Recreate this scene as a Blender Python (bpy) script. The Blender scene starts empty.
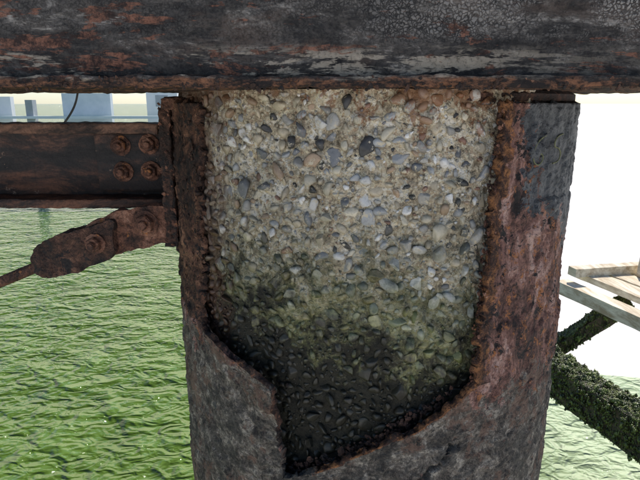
import bpy, bmesh, math, random
import numpy as np
from mathutils import Vector, noise, Matrix
random.seed(7); rng=np.random.default_rng(7)
ZC=3.0            # eye height above the water
R=0.30; AX,AY=0.075,0.874   # pile radius, pile axis
scene=bpy.context.scene

# ------------------------------------------------------------ node helpers
def newmat(name):
    m=bpy.data.materials.new(name); m.use_nodes=True
    nt=m.node_tree; b=nt.nodes['Principled BSDF']; return m,nt,b
def setin(nt,sock,v):
    if isinstance(v,bpy.types.NodeSocket): nt.links.new(v,sock)
    elif isinstance(v,(tuple,list)) and len(v)==3 and sock.type=='RGBA': sock.default_value=(*v,1)
    else: sock.default_value=v
def pos(nt,scale=(1,1,1),rot=0.):
    key='pos%s%s'%(scale,rot)
    if key in nt.nodes: return nt.nodes[key].outputs[0]
    g=nt.nodes.new('ShaderNodeNewGeometry')
    mp=nt.nodes.new('ShaderNodeMapping'); mp.name=key; mp.inputs['Scale'].default_value=scale; mp.inputs['Rotation'].default_value=(0,0,rot)
    nt.links.new(g.outputs['Position'],mp.inputs['Vector']); return mp.outputs[0]
def sep(nt):
    g=nt.nodes.new('ShaderNodeNewGeometry'); s=nt.nodes.new('ShaderNodeSeparateXYZ')
    nt.links.new(g.outputs['Position'],s.inputs[0]); return s.outputs
def nz(nt,vec,scale,detail=4,rough=.6,dist=0.):
    n=nt.nodes.new('ShaderNodeTexNoise'); nt.links.new(vec,n.inputs['Vector'])
    n.inputs['Scale'].default_value=scale; n.inputs['Detail'].default_value=min(detail,5)
    n.inputs['Roughness'].default_value=rough; n.inputs['Distortion'].default_value=dist
    return n.outputs['Fac']
def vor(nt,vec,scale,feature='F1',out='Distance'):
    n=nt.nodes.new('ShaderNodeTexVoronoi'); n.feature=feature; nt.links.new(vec,n.inputs['Vector'])
    n.inputs['Scale'].default_value=scale; return n.outputs[out]
def ramp(nt,fac,stops,interp='LINEAR'):
    r=nt.nodes.new('ShaderNodeValToRGB'); nt.links.new(fac,r.inputs[0]); cr=r.color_ramp; cr.interpolation=interp
    while len(cr.elements)<len(stops): cr.elements.new(.5)
    for e,(p,c) in zip(cr.elements,stops):
        e.position=p; e.color=(c,c,c,1) if isinstance(c,(int,float)) else (*c,1)
    return r.outputs[0]
def mix(nt,f,a,b,blend='MIX'):
    n=nt.nodes.new('ShaderNodeMix'); n.data_type='RGBA'; n.blend_type=blend
    setin(nt,n.inputs[0],f); setin(nt,n.inputs[6],a); setin(nt,n.inputs[7],b); return n.outputs[2]
def mt(nt,op,a,b=0.,c=None,clamp=False):
    n=nt.nodes.new('ShaderNodeMath'); n.operation=op; n.use_clamp=clamp
    setin(nt,n.inputs[0],a); setin(nt,n.inputs[1],b)
    if c is not None: setin(nt,n.inputs[2],c)
    return n.outputs[0]
def sm(nt,v,lo,hi,a=0.,b=1.):
    n=nt.nodes.new('ShaderNodeMapRange'); n.interpolation_type='SMOOTHSTEP'
    if lo>hi: lo,hi,a,b=hi,lo,b,a
    setin(nt,n.inputs[0],v); n.inputs[1].default_value=lo; n.inputs[2].default_value=hi
    n.inputs[3].default_value=a; n.inputs[4].default_value=b; return n.outputs[0]
def bump(nt,h,strength,dist,nrm=None):
    n=nt.nodes.new('ShaderNodeBump'); nt.links.new(h,n.inputs['Height'])
    n.inputs['Strength'].default_value=strength; n.inputs['Distance'].default_value=dist
    if nrm: nt.links.new(nrm,n.inputs['Normal'])
    return n.outputs[0]
def attr(nt,name,out='Fac'):
    n=nt.nodes.new('ShaderNodeAttribute'); n.attribute_name=name; return n.outputs[out]

# ------------------------------------------------------------ materials
def weathered(name,stops,s1=14,spot=None,spot_t=(.56,.66),s2=30,stretch=(1,1,1),rough=.8,bs=.8,bd=.006):
    m,nt,b=newmat(name); p=pos(nt,stretch); q=pos(nt)
    n1=nz(nt,p,s1,5,.75,.4); col=ramp(nt,n1,stops)
    if spot: col=mix(nt,sm(nt,nz(nt,p,s2,4,.75,.6),*spot_t),col,spot)
    g=nz(nt,q,260,2,.7); col=mix(nt,.8,col,ramp(nt,g,[(.34,.3),(.47,.9),(.6,1.0)]),'MULTIPLY')
    nt.links.new(col,b.inputs['Base Color']); b.inputs['Roughness'].default_value=rough
    h=mt(nt,'ADD',nz(nt,q,90,4,.75),mt(nt,'MULTIPLY',g,.5))
    nt.links.new(bump(nt,h,bs,bd),b.inputs['Normal']); return m
RUST=weathered('rust_steel',[(.34,(.020,.012,.009)),(.46,(.085,.038,.024)),(.55,(.20,.088,.052)),(.66,(.38,.20,.13))],30,(.38,.15,.05),(.60,.66),45)
RUST_DARK=weathered('dark_rust',[(.34,(.010,.008,.007)),(.48,(.046,.023,.015)),(.58,(.12,.056,.034)),(.70,(.28,.145,.09))],28,(.018,.014,.013),(.55,.61),34,bs=.9)

def channel_mat():
    m,nt,b=newmat('painted_channel_steel'); p=pos(nt,(.3,1,1)); q=pos(nt); x,y,z=sep(nt)
    n=nz(nt,p,28,5,.78,.5)
    col=ramp(nt,n,[(.34,(.008,.008,.009)),(.48,(.022,.020,.020)),(.57,(.055,.032,.026)),(.67,(.17,.085,.055))])
    low=sm(nt,mt(nt,'ADD',z,mt(nt,'MULTIPLY',nz(nt,p,34,5,.78),.07)),ZC-.066,ZC-.094)
    col=mix(nt,mt(nt,'MULTIPLY',low,.9),col,mix(nt,sm(nt,n,.42,.62),(.026,.015,.012),(.20,.083,.045)))
    edge=sm(nt,mt(nt,'ADD',z,mt(nt,'MULTIPLY',nz(nt,q,60,4,.7),.02)),ZC-.038,ZC-.030)
    col=mix(nt,mt(nt,'MULTIPLY',edge,.8),col,mix(nt,sm(nt,n,.4,.6),(.03,.016,.012),(.26,.135,.085)))
    col=mix(nt,sm(nt,nz(nt,q,38,5,.78),.63,.66),col,(.26,.17,.12))
    g=nz(nt,q,260,2,.7); col=mix(nt,.7,col,ramp(nt,g,[(.34,.4),(.47,.9),(.6,1.0)]),'MULTIPLY')
    nt.links.new(col,b.inputs['Base Color']); b.inputs['Roughness'].default_value=.6
    nt.links.new(bump(nt,nz(nt,q,100,5,.78),.8,.005),b.inputs['Normal']); return m
CHAN=channel_mat()

def beam_mat():
    m,nt,b=newmat('weathered_beam_paint'); p=pos(nt,(.42,1,1.3)); q=pos(nt); x,y,z=sep(nt)
    n=nz(nt,p,24,5,.82,.4)
    col=ramp(nt,n,[(.36,(.010,.009,.009)),(.48,(.034,.031,.029)),(.56,(.095,.085,.075)),(.66,(.36,.33,.29))])
    fl=nz(nt,q,80,5,.82,.5)
    col=mix(nt,mt(nt,'MULTIPLY',sm(nt,fl,.51,.55),.75),col,mix(nt,n,(.008,.008,.008),(.12,.105,.092)))
    col=mix(nt,mt(nt,'MULTIPLY',sm(nt,nz(nt,p,12,5,.78),.52,.64),.35),col,(.13,.085,.062))
    dq=nt.nodes.new('ShaderNodeVectorMath'); dq.operation='MULTIPLY_ADD'
    nn=nt.nodes.new('ShaderNodeTexNoise'); nt.links.new(q,nn.inputs['Vector']); nn.inputs['Scale'].default_value=120; nn.inputs['Detail'].default_value=2
    nt.links.new(nn.outputs['Color'],dq.inputs[0]); dq.inputs[1].default_value=(.009,.009,.009); nt.links.new(q,dq.inputs[2])
    c=vor(nt,dq.outputs[0],260,'DISTANCE_TO_EDGE'); cr=sm(nt,c,.04,.22)
    area=mt(nt,'MULTIPLY',sm(nt,nz(nt,p,15,5,.8),.40,.54),sm(nt,z,ZC+.052,ZC+.078))
    area=mt(nt,'MULTIPLY',area,sm(nt,x,-.15,.32,.12,1.))
    col=mix(nt,mt(nt,'MULTIPLY',area,mt(nt,'MULTIPLY',cr,.75)),col,(.44,.41,.37))
    st=mt(nt,'MULTIPLY',sm(nt,nz(nt,pos(nt,(.25,1,1.6)),34,5,.82,.3),.50,.56),sm(nt,z,ZC+.060,ZC+.044))
    st=mt(nt,'MULTIPLY',st,sm(nt,x,.35,.10,.15,1.))
    col=mix(nt,mt(nt,'MULTIPLY',st,.75),col,(.50,.43,.33))
    rl=mt(nt,'ADD',nz(nt,pos(nt,(.3,1,1.4)),21,5,.8,.4),mt(nt,'MULTIPLY',sm(nt,x,.05,-.35),.08))
    rl=mt(nt,'ADD',rl,mt(nt,'MULTIPLY',mt(nt,'MULTIPLY',sm(nt,z,ZC+.075,ZC+.062),sm(nt,z,ZC+.038,ZC+.05)),.03))
    ru=sm(nt,rl,.585,.625)
    col=mix(nt,mt(nt,'MULTIPLY',ru,.88),col,mix(nt,sm(nt,nz(nt,q,60,5,.8),.40,.62),(.035,.017,.013),(.30,.13,.078)))
    e=sm(nt,mt(nt,'ADD',z,mt(nt,'MULTIPLY',nz(nt,p,60,4,.7),.02)),ZC+.039,ZC+.031)
    col=mix(nt,e,col,mix(nt,sm(nt,nz(nt,p,50,5,.82),.44,.62),(.018,.012,.010),(.26,.115,.058)))
    g=nz(nt,q,260,2,.7); col=mix(nt,.75,col,ramp(nt,g,[(.34,.35),(.47,.9),(.6,1.0)]),'MULTIPLY')
    nt.links.new(col,b.inputs['Base Color']); b.inputs['Roughness'].default_value=.85
    h=mt(nt,'ADD',mt(nt,'MULTIPLY',mt(nt,'MULTIPLY',cr,area),.2),fl)
    nt.links.new(bump(nt,h,.9,.006),b.inputs['Normal']); return m
BEAM=beam_mat()

def casing_mat():
    m,nt,b=newmat('corroded_casing'); q=pos(nt); p=pos(nt,(1,1,.45)); x,y,z=sep(nt)
    n=nz(nt,p,24,5,.80,.5)
    rust=ramp(nt,n,[(.36,(.020,.013,.012)),(.46,(.12,.058,.043)),(.54,(.27,.135,.103)),(.64,(.50,.33,.27))])
    rust=mix(nt,sm(nt,nz(nt,q,55,5,.8),.56,.60),rust,(.38,.15,.055))
    rust=mix(nt,sm(nt,nz(nt,q,38,5,.8,.6),.555,.585),rust,(.018,.014,.013))
    n2=nz(nt,q,44,5,.85,.4)
    grey=ramp(nt,n2,[(.37,(.018,.015,.013)),(.46,(.085,.071,.056)),(.54,(.175,.150,.120)),(.64,(.40,.355,.285))])
    n3=nz(nt,q,13,5,.8)
    grey=mix(nt,mt(nt,'MULTIPLY',sm(nt,n3,.52,.58),.8),grey,mix(nt,n2,(.05,.026,.018),(.27,.165,.115)))
    grey=mix(nt,mt(nt,'MULTIPLY',sm(nt,n3,.47,.42),.7),grey,mix(nt,n2,(.010,.010,.010),(.09,.083,.070)))
    nn=mt(nt,'MULTIPLY',mt(nt,'SUBTRACT',nz(nt,q,26,5,.80,.5),.5),3.0)
    paint=ramp(nt,nz(nt,p,34,5,.8),[(.34,(.012,.014,.018)),(.50,(.050,.056,.063)),(.66,(.15,.155,.155))])
    fp=sm(nt,mt(nt,'ADD',attr(nt,'paint'),nn),.46,.53)
    fg=sm(nt,mt(nt,'ADD',attr(nt,'grey'),nn),.38,.62)
    fl=sm(nt,mt(nt,'ADD',attr(nt,'lip'),mt(nt,'MULTIPLY',nn,.6)),.4,.65)
    col=mix(nt,fg,rust,grey); col=mix(nt,fp,col,paint)
    lipc=ramp(nt,n2,[(.36,(.012,.008,.006)),(.47,(.070,.029,.016)),(.60,(.33,.14,.05))])
    ls=ramp(nt,n,[(.38,(.006,.005,.005)),(.48,(.045,.022,.014)),(.56,(.13,.060,.034)),(.66,(.33,.17,.10))])
    ls=mix(nt,sm(nt,n2,.54,.60),ls,(.016,.013,.012))
    lipc=mix(nt,sm(nt,x,.0,-.05),lipc,ls)
    col=mix(nt,fl,col,lipc)
    g=nz(nt,q,260,2,.75); col=mix(nt,.8,col,ramp(nt,g,[(.35,.3),(.46,.9),(.58,1.0)]),'MULTIPLY')
    nt.links.new(col,b.inputs['Base Color'])
    setin(nt,b.inputs['Roughness'],mt(nt,'SUBTRACT',.88,mt(nt,'MULTIPLY',fp,.4)))
    h=mt(nt,'ADD',mt(nt,'ADD',nz(nt,q,110,5,.78),mt(nt,'MULTIPLY',g,.4)),mt(nt,'MULTIPLY',fp,.10))
    nt.links.new(bump(nt,h,.85,.0055),b.inputs['Normal']); return m
CASING=casing_mat()

def stain(nt,col):
    x,y,z=sep(nt); q=pos(nt)
    n1=nz(nt,q,22,5,.78,.4); n2=nz(nt,pos(nt,(1,1,.35)),55,4,.75)
    w=mt(nt,'MULTIPLY',mt(nt,'SUBTRACT',n1,.5),.34)
    w2=mt(nt,'MULTIPLY',mt(nt,'SUBTRACT',n2,.5),.20)
    h=mt(nt,'ADD',mt(nt,'ADD',mt(nt,'SUBTRACT',z,ZC),w),w2)
    rt=mt(nt,'ADD',h,sm(nt,x,.02,.16,-.008,.010))
    col=mix(nt,mt(nt,'MULTIPLY',sm(nt,rt,-.006,.022),.75),col,(.24,.10,.04))
    col=mix(nt,mt(nt,'MULTIPLY',sm(nt,h,-.04,-.19),.26),col,(.17,.165,.11))
    col=mix(nt,mt(nt,'MULTIPLY',mt(nt,'MULTIPLY',sm(nt,x,.03,-.10),sm(nt,n1,.42,.60)),.35),col,(.12,.11,.075))
    hg=mt(nt,'ADD',h,sm(nt,x,.08,.22,0.,.03))
    col=mix(nt,mt(nt,'MULTIPLY',sm(nt,hg,-.13,-.25),.68),col,mix(nt,sm(nt,n1,.35,.65),(.036,.048,.011),(.19,.215,.055)))
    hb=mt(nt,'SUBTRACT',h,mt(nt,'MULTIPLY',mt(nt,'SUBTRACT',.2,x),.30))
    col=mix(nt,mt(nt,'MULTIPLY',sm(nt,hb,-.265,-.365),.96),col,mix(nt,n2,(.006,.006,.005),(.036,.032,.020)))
    hx=mt(nt,'ADD',x,mt(nt,'MULTIPLY',mt(nt,'SUBTRACT',n2,.5),.12))
    col=mix(nt,mt(nt,'MULTIPLY',sm(nt,hx,-.108,-.142),.75),col,(.10,.048,.027))
    return col
def matrix_mat():
    m,nt,b=newmat('cement_matrix'); q=pos(nt)
    col=ramp(nt,nz(nt,q,34,5,.8,.3),[(.34,(.27,.205,.125)),(.47,(.60,.50,.34)),(.60,(.86,.77,.60))])
    sand=vor(nt,q,300,'F1','Color')
    bw=nt.nodes.new('ShaderNodeRGBToBW'); nt.links.new(sand,bw.inputs[0])
    col=mix(nt,.6,col,ramp(nt,bw.outputs[0],[(.15,.2),(.5,.5),(.85,.78)]),'OVERLAY')
    hb=nz(nt,q,130,4,.8); col=mix(nt,.88,col,ramp(nt,hb,[(.36,.10),(.45,.8),(.55,1.)]),'MULTIPLY')
    col=stain(nt,col); nt.links.new(col,b.inputs['Base Color']); b.inputs['Roughness'].default_value=.92
    nt.links.new(bump(nt,mt(nt,'ADD',hb,mt(nt,'MULTIPLY',bw.outputs[0],.25)),1.,.007),b.inputs['Normal']); return m
def pebble_mat():
    m,nt,b=newmat('flint_pebbles'); q=pos(nt); col=attr(nt,'Col','Color')
    n=nz(nt,q,160,4,.7,1.); col=mix(nt,.7,col,ramp(nt,n,[(.3,.45),(.5,.95),(.7,1.)]),'MULTIPLY')
    col=mix(nt,sm(nt,nz(nt,q,100,4,.75),.56,.62),col,(.54,.46,.32))
    col=stain(nt,col); nt.links.new(col,b.inputs['Base Color']); b.inputs['Roughness'].default_value=.45
    nt.links.new(bump(nt,n,.4,.002),b.inputs['Normal']); return m
MATRIX=matrix_mat(); PEB=pebble_mat()

def water_mat():
    m,nt,b=newmat('green_sea_water'); x,y,z=sep(nt)
    p=pos(nt,(1,1.45,1),.30)
    n1=nz(nt,p,1.5,1,.5,.8); n2=nz(nt,p,4.6,1,.5,1.2); n3=nz(nt,pos(nt,(1,1.3,1),-.5),12,1,.5,1.0)
    n0=nz(nt,p,.25,3,.6)
    col=mix(nt,sm(nt,n1,.30,.70),(.074,.130,.010),(.100,.172,.020))
    col=mix(nt,mt(nt,'MULTIPLY',sm(nt,n0,.35,.65),.45),col,(.130,.205,.032))
    sh=mt(nt,'MULTIPLY',sm(nt,x,.9,2.6),sm(nt,y,1.5,4.0))
    col=mix(nt,mt(nt,'MULTIPLY',sh,.8),col,(.54,.63,.38))
    nt.links.new(col,b.inputs['Base Color']); b.inputs['Roughness'].default_value=.03; b.inputs['IOR'].default_value=1.36
    amp=sm(nt,n0,.35,.65,.5,1.3)
    h=mt(nt,'ADD',mt(nt,'ADD',mt(nt,'MULTIPLY',n1,1.3),mt(nt,'MULTIPLY',n2,.62)),mt(nt,'MULTIPLY',mt(nt,'MULTIPLY',n3,.17),amp))
    nt.links.new(bump(nt,h,1.,.21),b.inputs['Normal']); return m
WATER=water_mat()
def simple(name,c1,c2,scale,rough=.8,stretch=(1,1,1),bd=.01,lo=.3,hi=.7):
    m,nt,b=newmat(name); p=pos(nt,stretch); n=nz(nt,p,scale,5,.7,.3)
    nt.links.new(ramp(nt,n,[(lo,c1),(hi,c2)]),b.inputs['Base Color']); b.inputs['Roughness'].default_value=rough
    nt.links.new(bump(nt,n,.5,bd),b.inputs['Normal']); return m
SAND=simple('pale_sand',(.80,.75,.69),(.88,.83,.77),3,.95)
TIMBER=simple('bleached_timber',(.42,.32,.20),(.84,.75,.58),16,.85,(1,.12,1),.004,.36,.62)
WETWOOD=simple('wet_dark_timber',(.03,.022,.015),(.12,.085,.055),14,.7)
WEED=simple('green_seaweed',(.014,.020,.005),(.20,.25,.05),30,.35,lo=.42,hi=.66)
BLUEGREY=simple('blue_grey_paint',(.58,.65,.70),(.72,.77,.81),3)
WHITEP=simple('white_paint',(.76,.78,.80),(.84,.84,.84),3)
FARDARK=simple('hazed_far_timber',(.30,.33,.35),(.42,.44,.46),3)  # dark far parts paled, distance haze is put into the colour
CABLE=simple('black_cable',(.03,.03,.03),(.06,.06,.06),10,.5)
CHALK=simple('yellow_chalk',(.08,.09,.05),(.28,.28,.15),240,.95)
DECKM=simple('deck_timber',(.16,.12,.09),(.32,.26,.2),8,.9,(.2,1,1))

# ------------------------------------------------------------ mesh helpers
def link(o): scene.collection.objects.link(o); return o
def mesh_obj(name,verts,faces,mat,smooth=True,parent=None):
    me=bpy.data.meshes.new(name); me.from_pydata([tuple(v) for v in verts],[],faces); me.update()
    if smooth: me.polygons.foreach_set('use_smooth',[True]*len(me.polygons))
    me.materials.append(mat); o=link(bpy.data.objects.new(name,me)); o.parent=parent; return o
def empty(name):
    return link(bpy.data.objects.new(name,None))
def F(p,s,o=0.): return noise.noise(Vector((p[0]*s+o,p[1]*s+o*1.7,p[2]*s-o)))
def FR(p,s,o=0.,oc=4): return noise.fractal(Vector((p[0]*s+o,p[1]*s+o,p[2]*s+o)),.9,2.1,oc)
def rough_box(name,lo,hi,cell,amp,mat,parent=None,s=30,rot=None,org=None,smooth=True):
    lo=Vector(lo); hi=Vector(hi); d=hi-lo
    n=[max(1,min(700,int(round(d[i]/(cell[i] if isinstance(cell,tuple) else cell))))) for i in range(3)]
    idx={}; vs=[]; fs=[]
    def V(i,j,k):
        t=(i,j,k)
        if t not in idx:
            idx[t]=len(vs); vs.append(Vector((lo.x+d.x*i/n[0],lo.y+d.y*j/n[1],lo.z+d.z*k/n[2])))
        return idx[t]
    for i in range(n[0]):
        for j in range(n[1]):
            fs.append((V(i,j,0),V(i,j+1,0),V(i+1,j+1,0),V(i+1,j,0)))
            fs.append((V(i,j,n[2]),V(i+1,j,n[2]),V(i+1,j+1,n[2]),V(i,j+1,n[2])))
    for i in range(n[0]):
        for k in range(n[2]):
            fs.append((V(i,0,k),V(i+1,0,k),V(i+1,0,k+1),V(i,0,k+1)))
            fs.append((V(i,n[1],k),V(i,n[1],k+1),V(i+1,n[1],k+1),V(i+1,n[1],k)))
    for j in range(n[1]):
        for k in range(n[2]):
            fs.append((V(0,j,k),V(0,j,k+1),V(0,j+1,k+1),V(0,j+1,k)))
            fs.append((V(n[0],j,k),V(n[0],j+1,k),V(n[0],j+1,k+1),V(n[0],j,k+1)))
    out=[]
    for v in vs:
        f=Vector((FR(v,s,3),FR(v,s,17),FR(v,s,31)))*amp if amp else Vector((0,0,0))
        out.append(v+f)
    if rot is not None:
        out=[rot@v for v in out]
    if org is not None: out=[v+Vector(org) for v in out]
    return mesh_obj(name,out,fs,mat,smooth,parent)

def ico(sub):
    bm=bmesh.new(); bmesh.ops.create_icosphere(bm,subdivisions=sub,radius=1)
    v=np.array([p.co[:] for p in bm.verts]); f=np.array([[q.index for q in p.verts] for p in bm.faces]); bm.free(); return v,f
ICO={1:ico(1),2:ico(2),3:ico(3)}
class Blobs:
    def __init__(s): s.v=[];s.f=[];s.c=[];s.n=0
    def add(s,c,ax,size,sub=1,clip=0,col=(1,1,1),jit=.15,cl=(.45,.85)):
        v,f=ICO[sub]; v=v.copy(); v*= (1+jit*rng.standard_normal(len(v))[:,None]*(.5 if sub>1 else 1))
        if clip:
            for _ in range(clip):
                d=rng.standard_normal(3); d/=np.linalg.norm(d); t=rng.uniform(*cl)
                e=np.maximum(v@d-t,0); v-=e[:,None]*d
        v=v*np.array(size); v=v@np.array(ax)+np.array(c)
        s.v.append(v); s.f.append(f+s.n); s.n+=len(v); s.c.append(np.tile(np.array((*col,1)),(len(v),1)))
    def obj(s,name,mat,parent=None,smooth=True):
        V=np.concatenate(s.v); Fc=np.concatenate(s.f); me=bpy.data.meshes.new(name)
        me.vertices.add(len(V)); me.vertices.foreach_set('co',V.ravel())
        me.loops.add(Fc.size); me.loops.foreach_set('vertex_index',Fc.ravel().astype(np.int32))
        me.polygons.add(len(Fc)); me.polygons.foreach_set('loop_start',np.arange(0,Fc.size,3,dtype=np.int32))
        me.polygons.foreach_set('loop_total',np.full(len(Fc),3,dtype=np.int32))
        me.polygons.foreach_set('use_smooth',np.full(len(Fc),smooth)); me.update(calc_edges=True); me.validate()
        a=me.color_attributes.new('Col','FLOAT_COLOR','POINT'); a.data.foreach_set('color',np.concatenate(s.c).ravel())
        me.materials.append(mat); o=link(bpy.data.objects.new(name,me)); o.parent=parent; return o

P0=math.radians(4.9)   # psi=0 faces the viewer side
def cyl(psi,h,r):
    a=math.radians(psi)-P0; return Vector((AX+r*math.sin(a),AY-r*math.cos(a),ZC+h))
def lerp(h,t):
    if h>=t[0][0]: return t[0][1]
    for (a,x),(b,y) in zip(t,t[1:]):
        if h>=b: return x+(y-x)*(a-h)/(a-b)
    return t[-1][1]
SEAM=-19.2; HB=-.468
TL=[(.02,-44),(-.10,-45.5),(-.22,-46.5),(-.275,-49),(-.292,-46),(-.308,-36.5),(-.320,-29.7),(-.333,-23),(-.340,-20.6),(-.40,-20.2),(HB,SEAM)]
TR=[(.02,28.2),(-.10,27.6),(-.163,27.2),(-.25,26.6),(-.332,25.9),(-.350,23.0),(-.366,18.4),(-.385,11),(-.401,4.4),(-.425,-3),(-.439,-7.2),(-.455,-14),(HB,SEAM)]

# ------------------------------------------------------------ pile
pile=empty('corroded_pier_pile')
def sg(x): return 1/(1+math.exp(-max(-40,min(40,x))))
def casing():
    hs=list(np.arange(0.0,-.56,-.002))+list(np.arange(-.56,-3.6,-.06))
    NL,NR,NB=110,150,12
    vs=[];A=[];B=[];C=[]
    for h in hs:
        l=lerp(h,TL); r=lerp(h,TR); hole=h>HB
        if hole:
            k=min(1,(h-HB)/.01)
            l+=k*(noise.noise(Vector((h*45,1,0)))*2.0+noise.noise(Vector((h*160,5,0)))*1.1+noise.noise(Vector((h*420,9,0)))*.5)*(1.0 if h>-.29 else .5)
            r+=k*(noise.noise(Vector((h*30,11,0)))*1.2+noise.noise(Vector((h*130,15,0)))*1.0+noise.noise(Vector((h*400,19,0)))*.5)
        left=[-180+90*i/NB for i in range(NB)]+[-90+(l+90)*(1-(1-i/NL)**1.3) for i in range(NL+1)]
        right=[r+(105-r)*(i/NR)**1.15 for i in range(NR+1)]+[105+75*i/NB for i in range(1,NB+1)]
        for side,arr in ((0,left),(1,right)):
            for a in arr:
                p=cyl(a,h,R); o=0.
                if h>-.6:
                    o+=.0016*FR(p,11,2)+.0010*FR(p,50,7)+.0006*FR(p,170,12)
                    st=F(p,16,4)+.6*F(p,50,8)+.35*F(p,160,18)
                    o+=.0022*sg((st-.05)*50)
                    st2=F((p.x,p.y,p.z*.5),26,21)+.5*F(p,80,8)+.4*F(p,200,5)
                    o-=.0016*sg((st2-.15)*50)
                    st3=F(p,30,44)+.5*F(p,100,48)
                    o+=.0010*sg((st3-.2)*50)
                e=(l-a) if side==0 else (a-r)
                lip=0.
                if hole:
                    kk=min(1,(h-HB)/.03)
                    if side==1:
                        # proud strip with a flat face and a step down to the tube
                        o+=kk*.0035*math.exp(-(e/3.0)**2)*(.6 if h>-.34 else .4)
                        lip=kk*(1.1 if e<.9 else math.exp(-((e-.9)/1.8)**2)*(1 if h>-.34 else .3))
                        if h>-.33: o+=.0062*sg(-(e-4.8-noise.noise(Vector((h*50,3,1)))*1.2)*7)
                    else:
                        if h<-.29:
                            o+=kk*.010*math.exp(-(e/9)**2)*math.exp(-((h+.345)/.05)**2)+.001*math.exp(-e/2)
                            lip=kk*(.7 if e<.3 else .4*math.exp(-(e-.3)/.6))
                        else:
                            o+=.003*FR(p,60,33)-.003*sg((F(p,24,71)+.6*F(p,75,72)-.02)*40); lip=.85
                if side==1:
                    if 42<a<52 and -.158<h<-.112: o+=.0045
                    d=h-(-.27+.02*noise.noise(Vector((a*.12,7,0)))+.006*noise.noise(Vector((a*.6,7,3)))-.0008*(a-45))
                    if 33<a<75: o-=.003*math.exp(-(d/.003)**2); o+=.0035*sg(-d*600)
                # open split in the plate low on the right
                d2=h-(-.430+.014*noise.noise(Vector((a*.25,3,5)))+.008*noise.noise(Vector((a*.9,3,9)))+.0040*(a-20))
                if 12<a<25: o-=.020*math.exp(-(d2/.0026)**2)*math.sin((a-12)/13*math.pi)**.5
                vs.append(cyl(a,h,R+o))
                ps=0.
                if side==1: ps=sg((a-36)/2.5)*sg((h+.125+.002*(a-45))/.02)
                g=sg(-(h+.335+(.02 if side==1 else -.03))/.02)
                A.append(ps);B.append(g);C.append(lip)
    fs=[]; nl=NB+NL+1
    W=NB+NL+1+NR+1+NB
    for i in range(len(hs)-1):
        for j in range(W-1):
            if j==nl-1: continue
            a=i*W+j; fs.append((a,a+1,a+W+1,a+W)[::-1])
    o=mesh_obj('steel_casing',vs,fs,CASING,True,pile); me=o.data
    for nm,arr in (('paint',A),('grey',B),('lip',C)):
        at=me.attributes.new(nm,'FLOAT','POINT'); at.data.foreach_set('value',arr)
    bm=bmesh.new(); bm.from_mesh(me); bmesh.ops.remove_doubles(bm,verts=bm.verts,dist=.00035)
    bmesh.ops.recalc_face_normals(bm,faces=bm.faces); bm.to_mesh(me); bm.free()
    p=me.polygons[len(me.polygons)//3]; out=Vector((p.center.x-AX,p.center.y-AY,0))
    s=o.modifiers.new('thickness','SOLIDIFY'); s.thickness=.009; s.offset=-1 if p.normal.dot(out)>0 else 1
casing()

def rad_conc(p,h):
    r=R-.0145
    r-= .020*max(0,min(1,(-h-.22)/.2))
    r+=.0045*FR(p,14,5)+.0032*FR(p,60,9)+.0018*F(p,170,2)
    return r
def concrete():
    hs=np.arange(.0148,-.56,-.0019); ps=np.arange(-72,42,.38)
    vs=[]
    for h in hs:
        for a in ps:
            p=cyl(a,h,R); vs.append(cyl(a,h,rad_conc(p,h)))
    W=len(ps); fs=[(i*W+j,(i+1)*W+j,(i+1)*W+j+1,i*W+j+1) for i in range(len(hs)-1) for j in range(W-1)]
    mesh_obj('concrete_core',vs,fs,MATRIX,True,pile)
concrete()
def pebbles():
    bl=Blobs()
    cols=[((.44,.37,.26),6),((.35,.33,.29),6),((.17,.172,.175),3),((.32,.32,.31),5),((.22,.12,.08),1.6),((.72,.69,.63),5.5),((.045,.043,.042),3),((.36,.25,.16),2.4),((.52,.46,.34),4.5)]
    w=np.array([c[1] for c in cols]); w/=w.sum()
    grid={}
    def ok(x,z,r):
        gx,gz=int(x//.02),int(z//.02)
        for i in range(gx-2,gx+3):
            for j in range(gz-2,gz+3):
                for (a,b,c) in grid.get((i,j),()):
                    if (a-x)**2+(b-z)**2<((c+r)*.79)**2: return False
        grid.setdefault((gx,gz),[]).append((x,z,r)); return True
    for stage,(n,lo,hi) in enumerate([(160,.0085,.0120),(2100,.0058,.0088),(4500,.0036,.0058),(8000,.0016,.0034)]):
        for _ in range(n):
            a=rng.uniform(-56,33); h=rng.uniform(-.53,.010); r=rng.uniform(lo,hi)
            arc=math.radians(a)*R
            # patches where the mortar still covers the stones
            if noise.noise(Vector((arc*11,h*11,4)))+.40*sg((h+.10)*40)*sg((a-6)/4)>.42 and rng.random()<.55: continue
            if not ok(arc,h,r): continue
            if stage==3 and rng.random()<.3: continue
            p=cyl(a,h,R); rr=rad_conc(p,h)
            an=math.radians(a)-P0
            N=np.array((math.sin(an),-math.cos(an),0)); T=np.array((math.cos(an),math.sin(an),0)); Z=np.array((0,0,1.))
            th=rng.uniform(0,math.pi); e1=math.cos(th)*T+math.sin(th)*Z; e2=-math.sin(th)*T+math.cos(th)*Z
            tilt=rng.normal(0,.35); e1n=math.cos(tilt)*e1+math.sin(tilt)*N; Nn=-math.sin(tilt)*e1+math.cos(tilt)*N
            asp=rng.uniform(.55,.98); th_=rng.uniform(.6,.95)
            if stage==0: th_*=.75
            dep=rng.uniform(-.30,.50)*r*th_
            c=np.array(cyl(a,h,rr+dep))
            k=rng.choice(len(cols),p=w); col=np.array(cols[k][0])*rng.uniform(.7,1.3)
            bl.add(c,[e1n,e2,Nn],(r*1.22,r*asp*1.05,r*th_),3 if stage==0 else 2 if stage<3 else 1,int(rng.integers(7,13)),col,.02 if stage<3 else .1,(.40,.80))
    bl.obj('exposed_aggregate',PEB,pile)
pebbles()
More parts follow.
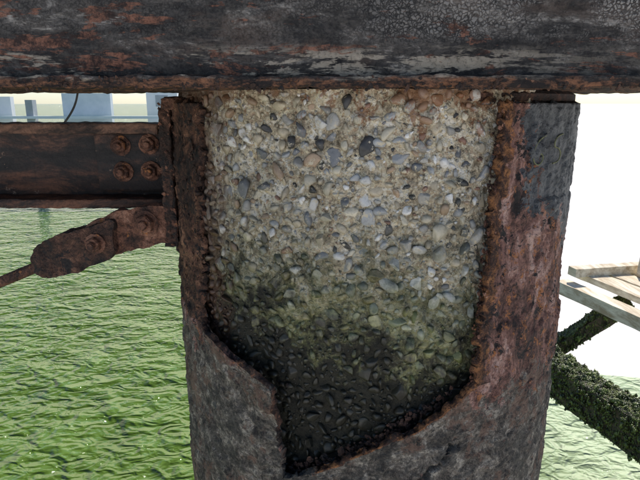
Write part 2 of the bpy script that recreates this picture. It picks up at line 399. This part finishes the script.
def chips(name,gen,n,mat,parent,smin,smax):
    bl=Blobs()
    for _ in range(n):
        c,N=gen(); N=np.array(N,dtype=float); N/=np.linalg.norm(N)
        t=np.cross(N,rng.standard_normal(3)); t/=np.linalg.norm(t); u=np.cross(N,t)
        s=rng.uniform(smin,smax)*rng.uniform(.5,1)
        bl.add(c,[t,u,N],(s*rng.uniform(.7,1.5),s,s*rng.uniform(.2,.4)),1,3,(1,1,1),.25)
    return bl.obj(name,mat,parent,False)
def g_left():
    h=-rng.uniform(0,.28); a=rng.uniform(-66,-44.5); n=cyl(a,h,1)-Vector((AX,AY,ZC+h)); n.z=0
    return cyl(a,h,R+rng.uniform(-.004,.0)),n
chips('rust_scale_edge',g_left,420,RUST_DARK,pile,.0012,.004)
def g_right():
    h=-rng.uniform(0,.335); a=lerp(h,TR)+abs(rng.normal(0,1.1))-.2; n=cyl(a,h,1)-Vector((AX,AY,ZC+h)); n.z=0
    return cyl(a,h,R+.006+rng.uniform(-.012,.002)),n
chips('rust_scale_lip',g_right,420,RUST,pile,.0012,.004)
def lerp_h(a):
    for (h1,p1),(h2,p2) in zip(TR,TR[1:]):
        if p1>=a>=p2 and h2<-.33: return h1+(h2-h1)*(p1-a)/(p1-p2)
    return -.34
def g_bot():
    a=rng.uniform(-20,24)
    return cyl(a,lerp_h(a)+rng.uniform(-.010,.008),R-.018+rng.uniform(-.006,.001)),cyl(a,0,1)-Vector((AX,AY,ZC))
chips('rust_scale_sill',g_bot,200,RUST_DARK,pile,.002,.005)
def capplate():
    vs=[];fs=[];n=96
    for k,(r,h) in enumerate([(.284,.0003),(.290,.003),(.290,.011),(.284,.0147)]):
        for i in range(n):
            a=2*math.pi*i/n; rr=r+.0025*noise.noise(Vector((math.cos(a)*6,math.sin(a)*6,k*.3)))
            vs.append((AX+.010+rr*math.cos(a),AY+.008+rr*math.sin(a),ZC+h))
    for k in range(3):
        for i in range(n): fs.append((k*n+i,k*n+(i+1)%n,(k+1)*n+(i+1)%n,(k+1)*n+i))
    fs.append(tuple(range(n))[::-1]); fs.append(tuple(3*n+i for i in range(n)))
    mesh_obj('bearing_plate',vs,fs,RUST_DARK,False,pile)
capplate()
def tube(name,pts,r,mat,parent=None,res=3):
    cu=bpy.data.curves.new(name,'CURVE'); cu.dimensions='3D'; cu.bevel_depth=r; cu.bevel_resolution=res
    sp=cu.splines.new('NURBS'); sp.points.add(len(pts)-1); sp.order_u=3; sp.use_endpoint_u=True
    for q,p in zip(sp.points,pts): q.co=(*p,1)
    cu.materials.append(mat); o=link(bpy.data.objects.new(name,cu)); o.parent=parent; return o
six=[(43.5,-.036),(41,-.040),(39.2,-.052),(39.4,-.066),(41.5,-.071),(43.3,-.064),(42.5,-.056),(40,-.056)]
five=[(52,-.036),(48.2,-.038),(47.6,-.051),(50.2,-.052),(52,-.060),(50.5,-.070),(47.6,-.070)]
for k,d in enumerate((six,five)):
    tube('chalk_figure_%d'%k,[cyl(a,h,R+.0014) for a,h in d],.0009,CHALK,pile,res=1)

# ------------------------------------------------------------ top beam
beam=empty('rusted_steel_crossbeam')
rough_box('bottom_flange',(-1.5,.560,ZC+.0155),(1.6,.86,ZC+.0265),(.0045,.012,.0037),.0028,BEAM,beam,45)
rough_box('web',(-1.5,.578,ZC+.0245),(1.6,.590,ZC+.24),(.0046,.006,.005),.0026,BEAM,beam,42)
rough_box('top_flange',(-1.5,.50,ZC+.24),(1.6,.86,ZC+.255),.02,.0015,BEAM,beam,28)
rough_box('rear_web',(-1.5,.80,ZC+.0245),(1.6,.815,ZC+.24),.02,.001,BEAM,beam,28)
rough_box('web_stiffener',(.345,.563,ZC+.026),(.355,.579,ZC+.24),.004,.0015,RUST_DARK,beam,40)
def g_fl():
    x=rng.uniform(-.55,.6); return (x,.560+rng.uniform(-.001,.006),ZC+.0155+rng.uniform(-.002,.009)),(0,-1,-.3)
chips('flange_scale',g_fl,900,RUST_DARK,beam,.0012,.004)

# ------------------------------------------------------------ channel brace
ch=empty('steel_channel_brace')
yw=.850
rough_box('web',(-1.8,yw,ZC-.148),(-.232,yw+.010,ZC-.031),.005,.0010,CHAN,ch,35)
rough_box('top_flange',(-1.8,.802,ZC-.043),(-.236,yw+.009,ZC-.0285),.004,.0020,CHAN,ch,45)
rough_box('bottom_flange',(-1.8,.800,ZC-.153),(-.236,yw+.009,ZC-.140),.004,.0020,CHAN,ch,45)
rough_box('cleat_plate',(-.345,yw-.010,ZC-.134),(-.222,yw-.0012,ZC-.045),.004,.0010,CHAN,ch,40)
def bolt(name,x,y,h,r,mat,parent):
    bm=bmesh.new()
    def prism(n,rr,y0,y1,rot=0.,cham=.85):
        rings=[]
        for (yy,k) in ((y0,1),(y1+ (y0-y1)*.25,1),(y1,cham)):
            rings.append([bm.verts.new((x+rr*k*math.cos(rot+2*math.pi*i/n)*(1+.05*random.uniform(-1,1)),yy,ZC+h+rr*k*math.sin(rot+2*math.pi*i/n)*(1+.05*random.uniform(-1,1)))) for i in range(n)])
        for a,b in zip(rings,rings[1:]):
            for i in range(n): bm.faces.new((a[i],a[(i+1)%n],b[(i+1)%n],b[i]))
        bm.faces.new(rings[-1]); bm.faces.new(rings[0][::-1])
    prism(24,r*1.35,y,y-.003)
    prism(6,r,y-.003,y-.013,random.random())
    prism(16,r*.5,y-.013,y-.020,0,.8)
    bmesh.ops.recalc_face_normals(bm,faces=bm.faces)
    me=bpy.data.meshes.new(name); bm.to_mesh(me); bm.free(); me.materials.append(mat)
    o=link(bpy.data.objects.new(name,me)); o.parent=parent
for i,(x,h) in enumerate([(-.306,-.063),(-.262,-.061),(-.305,-.103),(-.262,-.102)]):
    bolt('bolt_%d'%i,x,yw-.010,h,.0115,RUST,ch)
rough_box('pile_cleat',(-.226,.772,ZC-.205),(-.210,.868,ZC-.006),.003,.003,RUST_DARK,ch,60)
rough_box('cleat_foot',(-.212,.745,ZC-.006),(-.165,.80,ZC+.007),.003,.003,RUST_DARK,ch,60)
def g_cl(): return (-.218+rng.uniform(-.009,.009),.772+rng.uniform(-.002,.01),ZC-rng.uniform(.0,.205)),(0,-1,0)
chips('cleat_scale',g_cl,160,RUST,ch,.002,.004)

# ------------------------------------------------------------ tie rod with eye plate
tie=empty('rusted_tie_rod')
def plate(name,poly,y0,y1,mat,parent,amp=.0035):
    bm=bmesh.new(); pts=[]
    m=len(poly)
    for i in range(m):
        a=Vector(poly[i]); b=Vector(poly[(i+1)%m]); p=Vector(poly[i-1])
        pts+= [a+(p-a)*.16, a+(p-a)*.04+(b-a)*.04, a+(b-a)*.16]
    f=bm.faces.new([bm.verts.new((p[0],y0,ZC+p[1])) for p in pts])
    r=bmesh.ops.extrude_face_region(bm,geom=[f])
    for v in r['geom']:
        if isinstance(v,bmesh.types.BMVert): v.co.y=y1
    bmesh.ops.triangulate(bm,faces=bm.faces)
    for _ in range(5):
        le=[e for e in bm.edges if e.calc_length()>.006]
        if not le: break
        bmesh.ops.subdivide_edges(bm,edges=le,cuts=1); bmesh.ops.triangulate(bm,faces=bm.faces)
    bmesh.ops.recalc_face_normals(bm,faces=bm.faces)
    for v in bm.verts: v.co+=Vector((FR(v.co,55,3),FR(v.co,55,9),FR(v.co,55,14)))*amp
    me=bpy.data.meshes.new(name); bm.to_mesh(me); bm.free(); me.materials.append(mat)
    o=link(bpy.data.objects.new(name,me)); o.parent=parent; return o
plate('eye_plate',[(-.208,-.146),(-.250,-.143),(-.309,-.157),(-.345,-.176),(-.335,-.226),(-.300,-.218),(-.262,-.206),(-.208,-.194)],.772,.788,RUST,tie)
FP=[(-.296,-.160),(-.345,-.178),(-.385,-.186),(-.420,-.206),(-.424,-.238),(-.408,-.252),(-.36,-.242),(-.300,-.218)]
plate('fork_plate',FP,.758,.7705,RUST_DARK,tie)
plate('fork_plate_back',FP,.790,.802,RUST_DARK,tie)
bolt('eye_bolt',-.255,.771,-.170,.014,RUST,tie)
bolt('fork_bolt',-.325,.757,-.197,.011,RUST,tie)
d=Vector((-.0727,0,-.030)).normalized(); s=Vector((-.395,.779,ZC-.226))
tube('rod',[s,s+d*.3,s+d*.7,s+d*1.4,s+d*2.4],.0085,RUST,tie)
def g_rod():
    t=rng.uniform(0,.25); c=s+d*t; a=rng.uniform(0,6.28); n=Vector((0,math.cos(a),math.sin(a))); return c+n*.008,n
chips('rod_scale',g_rod,260,RUST,tie,.002,.004)

# ------------------------------------------------------------ unseen timber deck over the crossbeam, sized to shade the pile side
deck=empty('pier_shade_deck')
for i in range(8):
    y=.47+i*.165
    rough_box('plank_%d'%i,(-3,y,ZC+.262),(3,y+.15,ZC+.312),(.3,.05,.05),.002,DECKM,deck,5,smooth=False)

# ------------------------------------------------------------ water, sand added for bounce and glare
mesh_obj('sea_water',[(-1500,-300,0),(1500,-300,0),(1500,2500,0),(-1500,2500,0)],[(0,1,2,3)],WATER,False)
def added_sand():  # unseen sand behind the viewer added as reflector; right part gives white glare
    # edge of the added sand runs from behind the viewer round to the right and away
    edge=[(-1500,-4.6),(-60,-3.2),(-8,-1.9),(-2,-1.2),(1.2,-.8),(3.4,.6),(4.7,2.6),(4.6,4.2),(3.6,5.0),(2.6,5.2),(1.6,5.7),(1.3,8),(1.6,20),(4,60),(20,300),(100,1500)]
    inner=[(-1500,-12),(-60,-11),(-8,-6),(-2,-4.5),(1.6,-4),(6,-2.5),(8.5,1.5),(9.,5),(7,8),(4.6,9),(3.7,10.5),(3.3,13),(4.5,25),(9,66),(30,305),(115,1500)]
    far=[(-1500,-900),(-700,-900),(-300,-900),(-50,-900),(300,-900),(900,-700),(1500,-300),(1500,0),(1500,100),(1500,250),(1500,400),(1500,550),(1500,700),(1500,900),(1500,1200),(1500,1500)]
    vs=[];fs=[];n=len(edge)
    for (a,z) in ((edge,-.05),(inner,.35),(far,1.4)):
        vs+=[(x,y,z) for x,y in a]
    for k in range(2):
        for i in range(n-1): fs.append((k*n+i,(k+1)*n+i,(k+1)*n+i+1,k*n+i+1))
    mesh_obj('sand_bounce_and_glare',vs,fs,SAND,True)
added_sand()

# ------------------------------------------------------------ weed covered timber landing stage (right)
gro=empty('timber_landing_stage')
def beamline(name,a,b,w,hh,mat,amp=.006,cell=.05):
    a=Vector(a); b=Vector(b); d=b-a; L=d.length; q=d.to_track_quat('Y','Z').to_matrix()
    return rough_box(name,(-w/2,0,-hh/2),(w/2,L,hh/2),cell,amp,mat,gro,8,q,a,smooth=False)
LOW=ZC-1.93
lowa=Vector((1.50,4.45,LOW)); lowb=Vector((2.25,1.8,LOW))
beamline('weedy_waling',lowa,lowb,.20,.24,WETWOOD)
up=ZC-1.48
beamline('deck_bearer',(2.02,4.30,up),(2.53,2.6,up),.12,.10,TIMBER,.004)
beamline('deck_plank_a',(2.22,4.40,up+.085),(2.69,2.8,up+.085),.18,.05,TIMBER,.003)
beamline('deck_plank_b',(2.42,4.45,up+.085),(2.89,2.9,up+.085),.18,.05,TIMBER,.003)
beamline('deck_plank_c',(2.62,4.50,up+.085),(3.09,3.0,up+.085),.18,.05,TIMBER,.003)
beamline('cross_sleeper',(2.06,4.22,up+.145),(3.1,4.42,up+.145),.10,.07,TIMBER,.003)
beamline('guard_post',(2.66,4.15,up+.112),(2.67,4.15,ZC-1.16),.14,.14,TIMBER,.003)
beamline('diagonal_brace',(1.80,4.10,ZC-2.06),(2.42,3.98,ZC-1.50),.13,.11,WETWOOD)
beamline('support_post',(3.02,2.95,-.6),(3.02,2.95,up+.05),.16,.16,WETWOOD)
beamline('support_post_b',(1.50,4.40,-.6),(1.50,4.40,LOW-.1),.16,.16,WETWOOD)
wb=Blobs()
def weed_on(a,b,w,hh,n):
    a=Vector(a);b=Vector(b);d=(b-a).normalized(); side=d.cross(Vector((0,0,1))).normalized(); upv=side.cross(d).normalized(); L=(b-a).length
    for _ in range(n):
        t=rng.uniform(0,L); f=rng.random()
        if f<.42: o=upv*(hh/2)+side*rng.uniform(-w/2,w/2); nn=upv
        else: sg_=1 if rng.random()<.3 else -1; o=side*sg_*w/2+upv*rng.uniform(-hh/2,hh/2); nn=side*sg_
        cl=noise.noise(Vector((t*24,o.x*30,o.z*30)))
        c=a+d*t+o+nn*(rng.uniform(-.003,.003)+.045*max(0,cl))
        s_=rng.uniform(.0025,.0055)*(1+1.4*max(0,cl)); z=np.array((rng.normal(0,.3),rng.normal(0,.3),-1)); z/=np.linalg.norm(z)
        t1=np.cross(z,rng.standard_normal(3)); t1/=np.linalg.norm(t1); t2=np.cross(z,t1)
        wb.add(np.array(c),[t1,t2,z],(s_,s_*.9,s_*rng.uniform(1.,2.4)),1,0,(1,1,1),.2)
weed_on(lowa,lowb,.20,.24,42000)
weed_on((1.80,4.10,ZC-2.06),(2.42,3.98,ZC-1.50),.13,.11,6000)
wb.obj('seaweed',WEED,gro,True)

# ------------------------------------------------------------ distant quay seen under the crossbeam (left)
far=empty('distant_pier')
def fbox(n,lo,hi,m): return rough_box(n,lo,hi,5,0,m,far,1,smooth=False)
for i,x in enumerate((-11.9,-9.0,-3.2)):
    fbox('pile_%d'%i,(x,17,-1),(x+.22,17.25,ZC+.1),FARDARK)
fbox('waling',(-14,16.9,ZC-.46),(-1.4,17.1,ZC-.38),BLUEGREY)
fbox('white_cabin',(-5.6,18.0,ZC-.9),(-4.6,19.5,ZC+.55),WHITEP)
fbox('cabin_window',(-5.3,17.98,ZC-.1),(-4.9,17.997,ZC+.25),FARDARK)
fbox('blue_panel',(-8.0,17.3,ZC-.85),(-6.5,17.5,ZC+.30),BLUEGREY)
fbox('white_panel',(-10.7,17.3,ZC-.6),(-9.6,17.5,ZC+.20),WHITEP)
fbox('lower_rail',(-14,16.85,ZC-1.1),(-1.4,17.0,ZC-.95),FARDARK)
tube('hanging_cable',[(-.62,1.5,ZC+.12),(-.645,1.5,ZC+.04),(-.66,1.5,ZC-.01),(-.70,1.5,ZC-.06),(-.76,1.5,ZC-.12),(-.9,1.5,ZC-.2),(-1.4,1.5,ZC-.25),(-2.2,1.5,ZC+.1)],.0028,CABLE)

# ------------------------------------------------------------ light, sky, camera
EL,AZ=math.radians(54),math.radians(25)
w=bpy.data.worlds.new('World'); scene.world=w; w.use_nodes=True; nt=w.node_tree
sky=nt.nodes.new('ShaderNodeTexSky'); sky.sky_type='NISHITA'; sky.sun_disc=False
sky.sun_elevation=EL; sky.sun_rotation=AZ; sky.air_density=.9; sky.dust_density=.35; sky.ozone_density=3.2
nt.links.new(sky.outputs[0],nt.nodes['Background'].inputs[0]); nt.nodes['Background'].inputs[1].default_value=.15
sl=bpy.data.lights.new('sun','SUN'); sl.energy=5; sl.angle=math.radians(.5); sl.color=(1,.94,.86)
so=link(bpy.data.objects.new('sun',sl)); S=Vector((math.sin(AZ)*math.cos(EL),math.cos(AZ)*math.cos(EL),math.sin(EL)))
so.rotation_euler=S.to_track_quat('Z','Y').to_euler()
cam=bpy.data.cameras.new('camera'); co=link(bpy.data.objects.new('camera',cam)); co.location=(0,0,ZC)
co.rotation_euler=(math.radians(90-14.2),0,0); cam.sensor_width=36; cam.lens=30.4; cam.clip_start=.02; cam.clip_end=6000
scene.camera=co
scene.view_settings.view_transform='Standard'; scene.view_settings.look='None'; scene.view_settings.exposure=0
